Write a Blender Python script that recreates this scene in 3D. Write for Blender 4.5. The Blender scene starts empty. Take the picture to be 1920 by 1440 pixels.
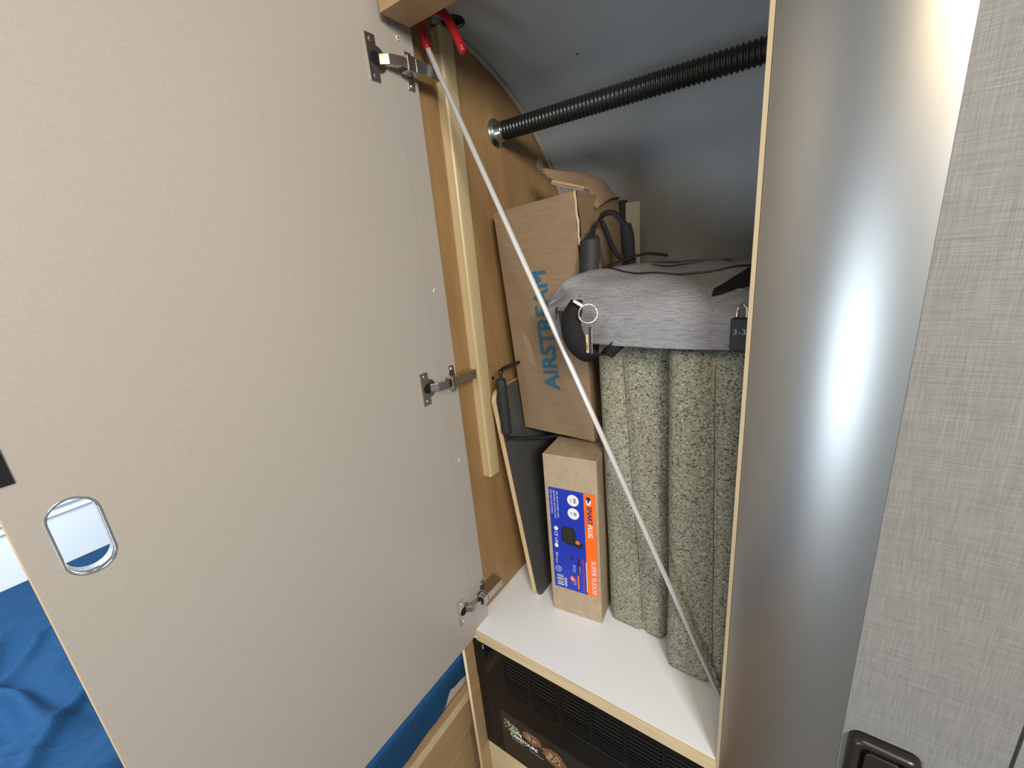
import bpy, bmesh, math, random
from mathutils import Vector, Matrix, noise
random.seed(4)
S = bpy.context.scene
COL = S.collection
PI = math.pi

# ------------------------------------------------------------------ camera, world, light, exposure
cam = bpy.data.cameras.new('camera')
cam.sensor_width = 36.0
cam.lens = 784.29 / 1920 * 36.0
cam.clip_start = 0.02
camo = bpy.data.objects.new('camera', cam)
COL.objects.link(camo)
R = Matrix(((0.82178, -0.09106, 0.56248), (0.56277, 0.28434, -0.77617), (-0.08926, 0.95439, 0.28491)))
camo.matrix_world = Matrix.Translation((0.55437, -0.54775, 0.81884)) @ R.to_4x4()
S.camera = camo

S.view_settings.view_transform = 'Standard'
S.view_settings.look = 'None'
S.view_settings.gamma = 1.0
S.view_settings.use_curve_mapping = False
S.view_settings.exposure = 0.15

w = bpy.data.worlds.new('world')
S.world = w
w.use_nodes = True
w.node_tree.nodes['Background'].inputs[0].default_value = (0.80, 0.86, 0.92, 1)
w.node_tree.nodes['Background'].inputs[1].default_value = 0.28


def area(name, loc, target, sx, sy, power, color):
    l = bpy.data.lights.new(name, 'AREA')
    l.shape = 'RECTANGLE'
    l.size, l.size_y = sx, sy
    l.energy = power
    l.color = color
    o = bpy.data.objects.new(name, l)
    COL.objects.link(o)
    o.location = loc
    o.rotation_euler = (Vector(target) - Vector(loc)).to_track_quat('-Z', 'Y').to_euler()
    return o


area('window_daylight', (-0.13, -1.95, 0.20), (0.35, 0.2, 0.35), 0.60, 0.80, 12, (0.74, 0.88, 1.0))
area('ceiling_lamp', (0.70, -0.90, 1.36), (0.4, 0.0, 0.1), 0.40, 0.30, 4.5, (1.0, 0.76, 0.48))
area('aisle_lamp', (1.55, -1.35, 1.36), (0.1, 0.1, 0.2), 0.50, 0.40, 32, (1.0, 0.965, 0.92))
area('bedroom_window', (-1.0, -1.05, 0.95), (-1.4, -0.45, -0.15), 0.9, 0.6, 27, (0.80, 0.91, 1.0))

# ------------------------------------------------------------------ helpers


def setp(o, label=None, cat=None, group=None, kind=None):
    if label: o['label'] = label
    if cat: o['category'] = cat
    if group: o['group'] = group
    if kind: o['kind'] = kind
    return o


def wloc(o):
    v = Vector((0, 0, 0))
    while o is not None:
        v += o.location
        o = o.parent
    return v


def thing(name, label, cat, loc, group=None):
    o = bpy.data.objects.new(name, None)
    o.empty_display_size = 0.02
    COL.objects.link(o)
    o.location = loc
    return setp(o, label, cat, group)


def obj(name, bm, mat, parent=None, origin=None, smooth=False, label=None, kind=None, bevel=0, sub=0):
    """link the bmesh (world coordinates) as one mesh object"""
    bmesh.ops.recalc_face_normals(bm, faces=bm.faces[:])
    me = bpy.data.meshes.new(name)
    bm.to_mesh(me)
    bm.free()
    o = bpy.data.objects.new(name, me)
    COL.objects.link(o)
    if mat: me.materials.append(mat)
    base = wloc(parent) if parent is not None else Vector((0, 0, 0))
    if origin is None:
        if parent is None and len(me.vertices):
            xs = [v.co for v in me.vertices]
            origin = Vector((sum(c.x for c in xs) / len(xs), sum(c.y for c in xs) / len(xs), min(c.z for c in xs)))
        else:
            origin = base
    origin = Vector(origin)
    me.transform(Matrix.Translation(-origin))
    o.location = origin - base
    if parent is not None: o.parent = parent
    if smooth:
        for p in me.polygons: p.use_smooth = True
    if bevel:
        m = o.modifiers.new('bevel', 'BEVEL')
        m.width = bevel
        m.segments = 2
        m.limit_method = 'ANGLE'
        for p in me.polygons: p.use_smooth = True
        wn = o.modifiers.new('wn', 'WEIGHTED_NORMAL')
    if sub:
        m = o.modifiers.new('sub', 'SUBSURF')
        m.levels = m.render_levels = sub
    if label: o['label'] = label
    if kind: o['kind'] = kind
    return o


def nb(): return bmesh.new()


def box(bm, x0, x1, y0, y1, z0, z1, M=None):
    vs = [bm.verts.new((x, y, z)) for z in (z0, z1) for y in (y0, y1) for x in (x0, x1)]
    for f in ((0, 2, 3, 1), (4, 5, 7, 6), (0, 1, 5, 4), (2, 6, 7, 3), (0, 4, 6, 2), (1, 3, 7, 5)):
        bm.faces.new([vs[i] for i in f])
    if M is not None:
        for v in vs: v.co = M @ v.co
    return bm


def prism(bm, pts, vec, M=None):
    """pts: planar loop of 3d points extruded by vec"""
    vec = Vector(vec)
    a = [bm.verts.new(p) for p in pts]
    b = [bm.verts.new(Vector(p) + vec) for p in pts]
    n = len(a)
    bm.faces.new(a)
    bm.faces.new(b[::-1])
    for i in range(n):
        bm.faces.new((a[i], b[i], b[(i + 1) % n], a[(i + 1) % n]))
    if M is not None:
        for v in a + b: v.co = M @ v.co
    return bm


def tube(bm, pts, r, seg=12, cap=True):
    pts = [Vector(p) for p in pts]
    rs = r if isinstance(r, (list, tuple)) else [r] * len(pts)
    t0 = (pts[1] - pts[0]).normalized()
    up = Vector((0, 0, 1)) if abs(t0.z) < .9 else Vector((1, 0, 0))
    n = (up - t0 * up.dot(t0)).normalized()
    rings = []
    for i, p in enumerate(pts):
        if i == 0: t = pts[1] - pts[0]
        elif i == len(pts) - 1: t = pts[-1] - pts[-2]
        else: t = (pts[i + 1] - pts[i]).normalized() + (pts[i] - pts[i - 1]).normalized()
        t = t.normalized()
        n = (n - t * n.dot(t)).normalized()
        b = t.cross(n)
        rings.append([bm.verts.new(p + (n * math.cos(2 * PI * k / seg) + b * math.sin(2 * PI * k / seg)) * rs[i]) for k in range(seg)])
    for a, b in zip(rings, rings[1:]):
        for k in range(seg):
            bm.faces.new((a[k], a[(k + 1) % seg], b[(k + 1) % seg], b[k]))
    if cap:
        bm.faces.new(rings[0][::-1])
        bm.faces.new(rings[-1])
    return bm


def smooth_path(pts, n=8):
    """Catmull-Rom through the points"""
    P = [Vector(p) for p in pts]
    P = [P[0] * 2 - P[1]] + P + [P[-1] * 2 - P[-2]]
    out = []
    for i in range(1, len(P) - 2):
        a, b, c, d = P[i - 1:i + 3]
        for k in range(n):
            t = k / n
            out.append(0.5 * (2 * b + (c - a) * t + (2 * a - 5 * b + 4 * c - d) * t * t + (3 * b - a - 3 * c + d) * t ** 3))
    out.append(P[-2])
    return out


def ribbon(bm, pts, widths, th, side):
    """a strap: centre line, width along 'side' vectors, thickness"""
    pts = [Vector(p) for p in pts]
    n = len(pts)
    rows = []
    for i, p in enumerate(pts):
        t = (pts[min(i + 1, n - 1)] - pts[max(i - 1, 0)]).normalized()
        s = Vector(side[i] if isinstance(side, list) else side)
        s = (s - t * s.dot(t)).normalized()
        nn = t.cross(s)
        wd = widths[i] if isinstance(widths, (list, tuple)) else widths
        rows.append([bm.verts.new(p + s * a * wd / 2 + nn * b * th / 2) for a, b in ((-1, -1), (1, -1), (1, 1), (-1, 1))])
    for a, b in zip(rows, rows[1:]):
        for k in range(4):
            bm.faces.new((a[k], a[(k + 1) % 4], b[(k + 1) % 4], b[k]))
    bm.faces.new(rows[0][::-1])
    bm.faces.new(rows[-1])
    return bm


def disc(bm, c, r, axis, h, seg=24, r2=None):
    """short cylinder from c along axis by h"""
    c = Vector(c)
    axis = Vector(axis).normalized()
    return tube(bm, [c, c + axis * h], [r, r if r2 is None else r2], seg)


def ring(bm, c, R_, r, nrm, seg=28, s2=8, a0=0, a1=2 * PI):
    nrm = Vector(nrm).normalized()
    u = nrm.orthogonal().normalized()
    v = nrm.cross(u)
    full = abs(a1 - a0 - 2 * PI) < 1e-5
    pts = [Vector(c) + (u * math.cos(a0 + (a1 - a0) * i / seg) + v * math.sin(a0 + (a1 - a0) * i / seg)) * R_ for i in range(seg + 1)]
    return tube(bm, pts, r, s2, cap=not full)


def text_bm(body, size, M, depth=0.0002, bold=0.0, fit=None, shear=0.0, fat=0.0):
    """lettering as mesh; M maps text plane to the world; fit = exact width, height of the lettering"""
    cu = bpy.data.curves.new('lettering', 'FONT')
    cu.body = body
    cu.size = 1.0
    cu.offset = bold
    cu.extrude = 0
    cu.shear = shear
    cu.resolution_u = 3
    cu.fill_mode = 'FRONT'
    o = bpy.data.objects.new('lettering', cu)
    COL.objects.link(o)
    bpy.context.view_layer.update()
    dg = bpy.context.evaluated_depsgraph_get()
    me = bpy.data.meshes.new_from_object(o.evaluated_get(dg))
    bpy.data.objects.remove(o)
    bm = bmesh.new()
    bm.from_mesh(me)
    bpy.data.meshes.remove(me)
    if fat:
        src = bpy.data.meshes.new('tmp')
        bm.to_mesh(src)
        for dx, dy, dz in ((fat, 0, 1), (0, fat, 2), (fat, fat, 3), (fat / 2, fat / 2, 4)):
            c2 = src.copy()
            c2.transform(Matrix.Translation((dx, dy, dz * 4e-5)))
            bm.from_mesh(c2)
            bpy.data.meshes.remove(c2)
        bpy.data.meshes.remove(src)
    xs = [v.co.x for v in bm.verts]
    ys = [v.co.y for v in bm.verts]
    x0, x1, y0, y1 = min(xs), max(xs), min(ys), max(ys)
    if fit: sx, sy = fit[0] / (x1 - x0), fit[1] / (y1 - y0)
    else: sx = sy = size
    for v in bm.verts:
        v.co = M @ Vector(((v.co.x - x0) * sx, (v.co.y - y0) * sy, depth + v.co.z))
    if not fat: bmesh.ops.remove_doubles(bm, verts=bm.verts[:], dist=1e-6)
    return bm


def join(*bms):
    out = bms[0]
    for b in bms[1:]:
        me = bpy.data.meshes.new('tmp')
        b.to_mesh(me)
        b.free()
        out.from_mesh(me)
        bpy.data.meshes.remove(me)
    return out


# ------------------------------------------------------------------ materials


def mat(name, col, rough=0.5, metal=0.0, spec=0.5):
    m = bpy.data.materials.new(name)
    m.use_nodes = True
    b = m.node_tree.nodes['Principled BSDF']
    b.inputs['Base Color'].default_value = (*col, 1)
    b.inputs['Roughness'].default_value = rough
    b.inputs['Metallic'].default_value = metal
    b.inputs['Specular IOR Level'].default_value = spec
    return m


def add_tex(m, scale, stretch=(1, 1, 1), c0=None, c1=None, bump=0.0, detail=4, dist=0.002, lo=0.3, hi=0.7, kind='NOISE', rough=None):
    nt = m.node_tree
    b = nt.nodes['Principled BSDF']
    tc = nt.nodes.new('ShaderNodeTexCoord')
    mp = nt.nodes.new('ShaderNodeMapping')
    mp.inputs['Scale'].default_value = stretch
    nt.links.new(tc.outputs['Object'], mp.inputs['Vector'])
    if kind == 'NOISE':
        tx = nt.nodes.new('ShaderNodeTexNoise')
        tx.inputs['Detail'].default_value = detail
    else:
        tx = nt.nodes.new('ShaderNodeTexVoronoi')
    tx.inputs['Scale'].default_value = scale
    nt.links.new(mp.outputs[0], tx.inputs['Vector'])
    out = tx.outputs[0]
    if c0:
        rp = nt.nodes.new('ShaderNodeValToRGB')
        rp.color_ramp.elements[0].position = lo
        rp.color_ramp.elements[1].position = hi
        rp.color_ramp.elements[0].color = (*c0, 1)
        rp.color_ramp.elements[1].color = (*c1, 1)
        nt.links.new(out, rp.inputs[0])
        nt.links.new(rp.outputs[0], b.inputs['Base Color'])
    if bump:
        bp = nt.nodes.new('ShaderNodeBump')
        bp.inputs['Strength'].default_value = bump
        bp.inputs['Distance'].default_value = dist
        nt.links.new(out, bp.inputs['Height'])
        nt.links.new(bp.outputs[0], b.inputs['Normal'])
    return m


def weave_mat(name, dark, light, sx, sy, axes='xz', rough=0.85, bump=0.4, dist=0.0006, detail=3):
    """cloth of crossed threads: two noises stretched along the threads"""
    m = mat(name, light, rough, 0, 0.2)
    nt = m.node_tree
    b = nt.nodes['Principled BSDF']
    tc = nt.nodes.new('ShaderNodeTexCoord')
    outs = []
    ia, ib = 'xyz'.index(axes[0]), 'xyz'.index(axes[1])
    for along in (ia, ib):
        mp = nt.nodes.new('ShaderNodeMapping')
        sc = [sx, sx, sx]
        sc[along] = sy
        mp.inputs['Scale'].default_value = sc
        nt.links.new(tc.outputs['Object'], mp.inputs['Vector'])
        tx = nt.nodes.new('ShaderNodeTexNoise')
        tx.inputs['Scale'].default_value = 1.0
        tx.inputs['Detail'].default_value = detail
        nt.links.new(mp.outputs[0], tx.inputs['Vector'])
        outs.append(tx.outputs[0])
    ad = nt.nodes.new('ShaderNodeMath')
    ad.operation = 'ADD'
    nt.links.new(outs[0], ad.inputs[0])
    nt.links.new(outs[1], ad.inputs[1])
    rp = nt.nodes.new('ShaderNodeValToRGB')
    hf = nt.nodes.new('ShaderNodeMath')
    hf.operation = 'MULTIPLY'
    hf.inputs[1].default_value = 0.5
    nt.links.new(ad.outputs[0], hf.inputs[0])
    rp.color_ramp.elements[0].position = 0.36
    rp.color_ramp.elements[1].position = 0.64
    rp.color_ramp.elements[0].color = (*dark, 1)
    rp.color_ramp.elements[1].color = (*light, 1)
    nt.links.new(hf.outputs[0], rp.inputs[0])
    nt.links.new(rp.outputs[0], b.inputs['Base Color'])
    bp = nt.nodes.new('ShaderNodeBump')
    bp.inputs['Strength'].default_value = bump
    bp.inputs['Distance'].default_value = dist
    nt.links.new(hf.outputs[0], bp.inputs['Height'])
    nt.links.new(bp.outputs[0], b.inputs['Normal'])
    return m


M = {}
M['laminate'] = add_tex(mat('taupe_laminate', (0.47, 0.43, 0.38), 0.38), 700, c0=(0.39, 0.362, 0.325), c1=(0.44, 0.41, 0.367), bump=0.10, dist=0.0003)
M['white_laminate'] = mat('white_laminate', (0.87, 0.91, 0.95), 0.36)
M['wood'] = add_tex(mat('maple_veneer', (0.5, 0.3, 0.13), 0.5), 7, (1, 3.5, 0.7), (0.285, 0.17, 0.070), (0.37, 0.227, 0.098), bump=0.04, detail=8)
M['wood_dark'] = add_tex(mat('maple_board', (0.4, 0.25, 0.12), 0.5), 8, (5, 1, 5), (0.36, 0.23, 0.115), (0.44, 0.29, 0.15), detail=8)
M['edge'] = add_tex(mat('maple_edge_band', (0.66, 0.51, 0.30), 0.5), 12, (0.6, 4, 8), (0.58, 0.44, 0.255), (0.70, 0.55, 0.335), detail=8)
M['edge_v'] = add_tex(mat('maple_edge_band_upright', (0.66, 0.51, 0.30), 0.5), 12, (4, 4, 0.5), (0.60, 0.455, 0.265), (0.70, 0.55, 0.335), detail=8)
M['divider'] = add_tex(mat('divider_edge', (0.40, 0.32, 0.20), 0.6), 12, (4, 4, 0.5), (0.36, 0.285, 0.175), (0.42, 0.335, 0.21))
M['shell'] = add_tex(mat('grey_shell_lining', (0.52, 0.55, 0.57), 0.6), 250, c0=(0.40, 0.435, 0.46), c1=(0.43, 0.465, 0.49), bump=0.08, dist=0.0005)
M['gasket'] = mat('grey_gasket', (0.42, 0.39, 0.33), 0.5)
M['raceway'] = mat('beige_plastic', (0.55, 0.44, 0.25), 0.38)
M['nickel'] = mat('nickel', (0.55, 0.52, 0.48), 0.26, 1.0)
M['chrome'] = mat('chrome', (0.80, 0.80, 0.80), 0.14, 1.0)
M['zinc'] = mat('zinc_flange', (0.62, 0.66, 0.66), 0.22, 1.0)
M['black_plastic'] = mat('black_plastic', (0.010, 0.011, 0.012), 0.32)
M['black_soft'] = mat('black_foam', (0.016, 0.018, 0.018), 0.65)
M['black_metal'] = mat('black_steel', (0.012, 0.012, 0.012), 0.3)
M['black_void'] = mat('black_void', (0.003, 0.003, 0.003), 0.9)
M['black_gloss'] = mat('black_gloss', (0.005, 0.005, 0.005), 0.10, 0.0, 0.22)
M['black_web'] = weave_mat('black_webbing', (0.006, 0.006, 0.007), (0.022, 0.022, 0.022), 1500, 200, 'xz', 0.8)
M['rod'] = mat('satin_rod', (0.80, 0.80, 0.78), 0.32, 0.35)
M['red'] = mat('red_vinyl', (0.27, 0.006, 0.009), 0.40)
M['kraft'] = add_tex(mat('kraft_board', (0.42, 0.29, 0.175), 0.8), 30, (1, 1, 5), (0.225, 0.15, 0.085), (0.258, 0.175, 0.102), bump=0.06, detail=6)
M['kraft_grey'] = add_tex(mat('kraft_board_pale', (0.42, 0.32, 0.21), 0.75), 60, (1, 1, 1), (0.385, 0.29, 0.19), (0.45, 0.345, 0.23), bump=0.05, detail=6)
M['flute'] = mat('torn_board', (0.58, 0.42, 0.26), 0.9)
M['blue_ink'] = mat('blue_ink', (0.020, 0.110, 0.180), 0.7)
M['label_blue'] = mat('label_blue', (0.012, 0.035, 0.42), 0.3)
M['label_orange'] = mat('label_orange', (0.95, 0.16, 0.015), 0.3)
M['print_white'] = mat('print_white', (0.85, 0.85, 0.87), 0.4)
M['print_navy'] = mat('print_navy', (0.015, 0.012, 0.12), 0.4)
M['print_black'] = mat('print_black', (0.012, 0.010, 0.012), 0.4)
M['print_red'] = mat('print_red', (0.60, 0.07, 0.05), 0.4)
M['print_orange'] = mat('print_orange', (0.70, 0.14, 0.03), 0.4)
M['board_grey'] = mat('grey_laminate', (0.078, 0.079, 0.077), 0.45)
M['ply'] = add_tex(mat('ply_edge', (0.62, 0.45, 0.24), 0.55), 40, (6, 1, 1), (0.54, 0.38, 0.19), (0.68, 0.50, 0.28))
M['aluminium'] = add_tex(mat('brushed_aluminium', (0.50, 0.50, 0.485), 0.37, 1.0), 300, (1, 1, 0.006), bump=0.04, dist=0.0004, detail=2)
M['linen'] = weave_mat('linen_wallcovering', (0.165, 0.163, 0.153), (0.250, 0.245, 0.227), 1300, 34, 'xz', 0.62, 0.3, 0.0004, 2)
M['heather'] = weave_mat('heather_grey_cloth', (0.14, 0.145, 0.165), (0.33, 0.325, 0.335), 900, 45, 'xy', 0.85, 0.25)
M['denim'] = add_tex(mat('blue_bedspread', (0.02, 0.10, 0.24), 0.85, 0, 0.2), 260, c0=(0.007, 0.045, 0.115), c1=(0.013, 0.066, 0.158), bump=0.2, dist=0.001)
M['mattress'] = mat('grey_mattress', (0.50, 0.46, 0.42), 0.8)
M['white_wall'] = mat('white_wall', (0.80, 0.83, 0.86), 0.35)
M['trim_grey'] = mat('trim_grey', (0.42, 0.48, 0.54), 0.4)
M['beige_panel'] = mat('beige_panel', (0.40, 0.36, 0.29), 0.6)
M['cap'] = mat('cap_plastic', (0.50, 0.42, 0.31), 0.45)
M['screw'] = mat('screw_white', (0.62, 0.58, 0.52), 0.4)
M['carpet'] = mat('floor_vinyl', (0.22, 0.19, 0.16), 0.6)
M['bronze'] = mat('latch_black', (0.018, 0.014, 0.012), 0.28)
M['stitch'] = mat('seam_dark', (0.09, 0.09, 0.07), 0.9)
M['tape'] = mat('clear_tape', (0.62, 0.50, 0.38), 0.15)


def tweed():
    m = mat('tweed_upholstery', (0.4, 0.38, 0.28), 0.95, 0, 0.1)
    nt = m.node_tree
    b = nt.nodes['Principled BSDF']
    tc = nt.nodes.new('ShaderNodeTexCoord')
    v = nt.nodes.new('ShaderNodeTexVoronoi')
    v.inputs['Scale'].default_value = 430
    nt.links.new(tc.outputs['Object'], v.inputs['Vector'])
    sp = nt.nodes.new('ShaderNodeSeparateColor')
    nt.links.new(v.outputs['Color'], sp.inputs[0])
    rp = nt.nodes.new('ShaderNodeValToRGB')
    e = rp.color_ramp.elements
    e[0].position, e[0].color = 0.0, (0.075, 0.075, 0.058, 1)
    e[1].position, e[1].color = 1.0, (0.46, 0.44, 0.335, 1)
    for p, c in ((0.10, (0.10, 0.10, 0.078, 1)), (0.20, (0.225, 0.218, 0.163, 1)), (0.78, (0.305, 0.295, 0.222, 1)), (0.92, (0.39, 0.375, 0.285, 1))):
        x = e.new(p)
        x.color = c
    nt.links.new(sp.outputs[0], rp.inputs[0])
    nt.links.new(rp.outputs[0], b.inputs['Base Color'])
    bp = nt.nodes.new('ShaderNodeBump')
    bp.inputs['Strength'].default_value = 0.5
    bp.inputs['Distance'].default_value = 0.0015
    bp.invert = True
    nt.links.new(v.outputs['Distance'], bp.inputs['Height'])
    nt.links.new(bp.outputs[0], b.inputs['Normal'])
    return m


M['tweed'] = tweed()

# ------------------------------------------------------------------ setting
CY, CZ, CR = 0.0882, 0.6636, 0.569          # curve of the trailer's shell, in y and z


def arc(r, a0, a1, n):
    return [(CY + r * math.sin(a0 + (a1 - a0) * i / n), CZ + r * math.cos(a0 + (a1 - a0) * i / n)) for i in range(n + 1)]


def struct(name, bm, m, **k):
    o = obj(name, bm, m, **k)
    o['kind'] = 'structure'
    return o


# curved lining at the back and over the wardrobe
prof = [(0.032, CZ + CR)] + arc(CR, 0.0, PI / 2, 40) + [(CY + CR, -0.03)]
outer = [(CY + CR + 0.02, -0.03)] + arc(CR + 0.02, PI / 2, 0.0, 40) + [(0.032, CZ + CR + 0.02)]
b = nb()
la = [[b.verts.new((x, y, z)) for y, z in prof] for x in (-0.045, 0.515)]
lb = [[b.verts.new((x, y, z)) for y, z in outer[::-1]] for x in (-0.045, 0.515)]
for L in (la, lb):
    for i in range(len(prof) - 1):
        b.faces.new((L[0][i], L[0][i + 1], L[1][i + 1], L[1][i]))
shell = struct('wall_back', b, M['shell'], smooth=True)

b = nb()                                     # linen covered wall with a door joint
box(b, 0.6365, 0.763, -0.05, -0.03, -1.05, 1.30)
box(b, 0.7662, 1.75, -0.05, -0.03, -1.05, 1.30)
box(b, 0.763, 0.7662, -0.044, -0.03, -1.05, 1.30)
struct('wall_right', b, M['linen'])
b = nb()                                     # rounded aluminium corner
n = 32
fr = []
for i in range(n + 1):
    t = i / n
    a = math.radians(41.6) * (1 - t)
    fr.append((0.6362 - 0.1979 * math.sin(a), -0.0502 + 0.1979 * (1 - math.cos(a))))
rows = [[b.verts.new((x, y, z)) for x, y in fr] for z in (-1.05, 1.30)]
rowsb = [[b.verts.new((x, 0.018, z)) for x, y in fr] for z in (-1.05, 1.30)]
for i in range(n):
    b.faces.new((rows[0][i], rows[0][i + 1], rows[1][i + 1], rows[1][i]))
    b.faces.new((rowsb[0][i], rowsb[0][i + 1], rowsb[1][i + 1], rowsb[1][i]))
for R2, in ((0,), (n,)):
    b.faces.new((rows[0][R2], rows[1][R2], rowsb[1][R2], rowsb[0][R2]))
o = struct('trim_1', b, M['aluminium'], smooth=True)
m = o.modifiers.new('edge', 'EDGE_SPLIT')
m.split_angle = 0.6
struct('floor', box(nb(), -1.9, 1.75, -2.0, 0.72, -1.10, -1.05), M['carpet'])
b = nb()
box(b, -1.80, -1.75, -2.0, 0.6, -1.05, 1.30)
wl = struct('wall_left', b, M['white_wall'])
for i, (z0, z1, d) in enumerate(((0.035, 0.043, 0.010), (0.065, 0.072, 0.012), (0.115, 0.135, 0.02))):
    obj('window_rail', box(nb(), -1.75, -1.75 + d, -1.6, 0.3, z0, z1), M['white_wall'] if i != 1 else M['trim_grey'], wl, bevel=0.004)

# ------------------------------------------------------------------ wardrobe
cab = thing('wardrobe', 'built-in wardrobe with taupe door swung open and white laminate shelf', 'wardrobe', (0.24, 0.3, -0.03))
TOP = 1.18
# wooden side panel cut along the shell
b = nb()
pts = [(-0.03, 0.002, -0.60), (-0.03, 0.002, CZ + CR - 0.002)] + [(-0.03, y, z) for y, z in arc(CR - 0.001, 0, PI / 2, 40)] + [(-0.03, CY + CR - 0.001, -0.60)]
prism(b, pts, (-0.014, 0, 0))
obj('side_panel', b, M['wood'], cab)
# soft trim along the curved joint
b = nb()
pa = arc(CR - 0.004, 0.05, 1.45, 60)
tube(b, [(-0.026, y, z) for y, z in pa], 0.0055, 8)
obj('curved_trim', b, M['gasket'], cab, smooth=True)
# stile the hinges sit on
obj('hinge_stile', box(nb(), -0.0299, -0.0121, 0.0004, 0.047, -0.0, 1.20), M['laminate'], cab)
for y, z in ((0.015, 1.166), (0.019, 0.776), (0.023, 0.428)):
    b = nb()
    disc(b, (-0.0125, y, z), 0.0042, (1, 0, 0), 0.0022, 16, 0.0030)
    s = obj('screw', b, M['screw'], cab)
    b = nb()
    box(b, -0.0104, -0.0100, y - 0.0004, y + 0.0004, z - 0.0018, z + 0.0018)
    box(b, -0.0104, -0.0100, y - 0.0018, y + 0.0018, z - 0.0004, z + 0.0004)
    obj('screw_slot', b, M['black_void'], s)
sh = obj('shelf', box(nb(), -0.0299, 0.4993, 0.0015, 0.655, -0.029, 0.0), M['white_laminate'], cab)
obj('front_edge', box(nb(), -0.013, 0.4993, -0.0012, 0.0015, -0.029, -0.0006), M['edge'], sh, label='light maple edge band')
obj('divider_panel', box(nb(), 0.4995, 0.5043, 0.0005, 0.655, -0.60, 1.235), M['divider'], cab)
obj('header_rail', box(nb(), 0.001, 0.4993, -0.027, 0.0315, TOP, 1.25), M['wood_dark'], cab, bevel=0.001)
po = obj('post', box(nb(), -0.0365, -0.0287, -0.0286, 0.02, -0.60, -0.022), M['wood_dark'], cab)
obj('front_edge', box(nb(), -0.0365, -0.0287, -0.030, -0.0286, -0.60, -0.022), M['edge_v'], po, label='pale edge band')
obj('lower_panel', box(nb(), -0.0285, 0.4993, 0.004, 0.018, -0.60, -0.376), M['edge'], cab)
# beige cover strip over the wiring
b = nb()
prof2 = [(-0.030, 0.118), (-0.0165, 0.118), (-0.0135, 0.121), (-0.013, 0.127), (-0.0135, 0.151), (-0.016, 0.156), (-0.030, 0.156)]
prism(b, [(x, y, 0.338) for x, y in prof2], (0, 0, 1.218 - 0.338))
cc = obj('cable_cover', b, M['raceway'], cab, bevel=0.001, label='beige plastic cover strip')
obj('cover_base', box(nb(), -0.030, -0.027, 0.1125, 0.158, 0.342, 1.214), M['raceway'], cc)
# cap, mounting block
b = nb()
disc(b, (-0.030, 0.462, 1.038), 0.0135, (1, 0, 0), 0.002, 24)
obj('screw_cap', b, M['cap'], cab)
b = nb()
prism(b, [(-0.0295, 0.168, 0.588), (-0.0295, 0.285, 0.574), (-0.0295, 0.285, 0.47), (-0.0295, 0.168, 0.47)], (0.006, 0, 0))
mb_ = obj('mounting_block', b, M['wood'], cab, bevel=0.001)
b = nb()
disc(b, (-0.0238, 0.177, 0.562), 0.0045, (1, 0, 0), 0.0006, 16)
obj('bolt_hole', b, M['black_void'], mb_)
# flat black disc paints the dark of a ceiling hole; grommet rim round it
b = nb()
disc(b, (-0.005, 0.150, 1.2275), 0.019, (0, 0, 1), 0.006, 28)
gr = obj('cable_hole_dark', b, M['black_void'], cab)
ring(b := nb(), (-0.005, 0.150, 1.228), 0.0185, 0.002, (0, 0, 1))
obj('grommet_rim', b, M['black_plastic'], gr, smooth=True)
b = nb()
disc(b, (0.208, 0.130, 1.2265), 0.024, (0, 0, 1), 0.006, 32)
obj('round_puck', b, M['shell'], cab)
b = nb()
disc(b, (0.150, CY + CR * 0.41, CZ + CR * 0.912 - 0.0005), 0.0022, (0, -0.41, -0.912), 0.001, 10)
obj('rivet', b, M['nickel'], cab)
# hanging rail
HR = (0.283, 1.080)
b = nb()
pts, rs = [], []
L = 0.4985
x = -0.004
pitch = 0.0078
N = int((L - x) / pitch * 6)
for i in range(N + 1):
    xx = x + (L - x) * i / N
    pts.append((xx, *HR))
    rs.append(0.0172 + 0.0016 * math.cos(2 * PI * (xx - x) / pitch))
tube(b, pts, rs, 20)
rail = obj('hanging_rail', b, M['black_plastic'], cab, smooth=True, label='black ribbed hose sleeve over the rail')
b = nb()
tube(b, [(-0.0298, *HR), (-0.0275, *HR), (-0.0255, *HR), (-0.0225, *HR), (-0.0205, *HR), (-0.006, *HR), (-0.003, *HR)], [0.028, 0.028, 0.0262, 0.021, 0.0195, 0.0190, 0.0175], 32)
obj('rail_flange', b, M['zinc'], rail, smooth=True, label='shiny metal flange')

# ---- door, open at a right angle
XD = -0.012
DY0, DY1, DZ0, DZ1 = -0.5495, -0.0004, -0.0135, 1.236
PC = Vector((XD, -0.5085, 0.596))            # centre of the finger pull
PHW, PHH = 0.0186, 0.0410


def stadium(hw, hh, n=14):
    o = []
    for i in range(n + 1): o.append((hw * math.cos(PI * i / n), hh - hw + hw * math.sin(PI * i / n)))
    for i in range(n + 1): o.append((-hw * math.cos(PI * i / n), -hh + hw - hw * math.sin(PI * i / n)))
    return o


b = nb()
box(b, XD - 0.018, XD, DY0, DY1, DZ0, DZ1)
door = obj('door', b, M['laminate'], cab)
cb = nb()
prism(cb, [(PC.x - 0.05, PC.y + a, PC.z + c) for a, c in stadium(PHW, PHH)], (0.1, 0, 0))
cut = obj('cutter', cb, None)
bm_ = door.modifiers.new('cut', 'BOOLEAN')
bm_.operation = 'DIFFERENCE'
bm_.solver = 'EXACT'
bm_.object = cut
bpy.context.view_layer.update()
dm = bpy.data.meshes.new_from_object(door.evaluated_get(bpy.context.evaluated_depsgraph_get()))
door.modifiers.clear()
door.data = dm
bpy.data.objects.remove(cut)
b = nb()
box(b, XD - 0.0175, XD - 0.0004, DY0 - 0.0012, DY0, DZ0, DZ1)
obj('edge_band', b, M['edge_v'], door)
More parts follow.
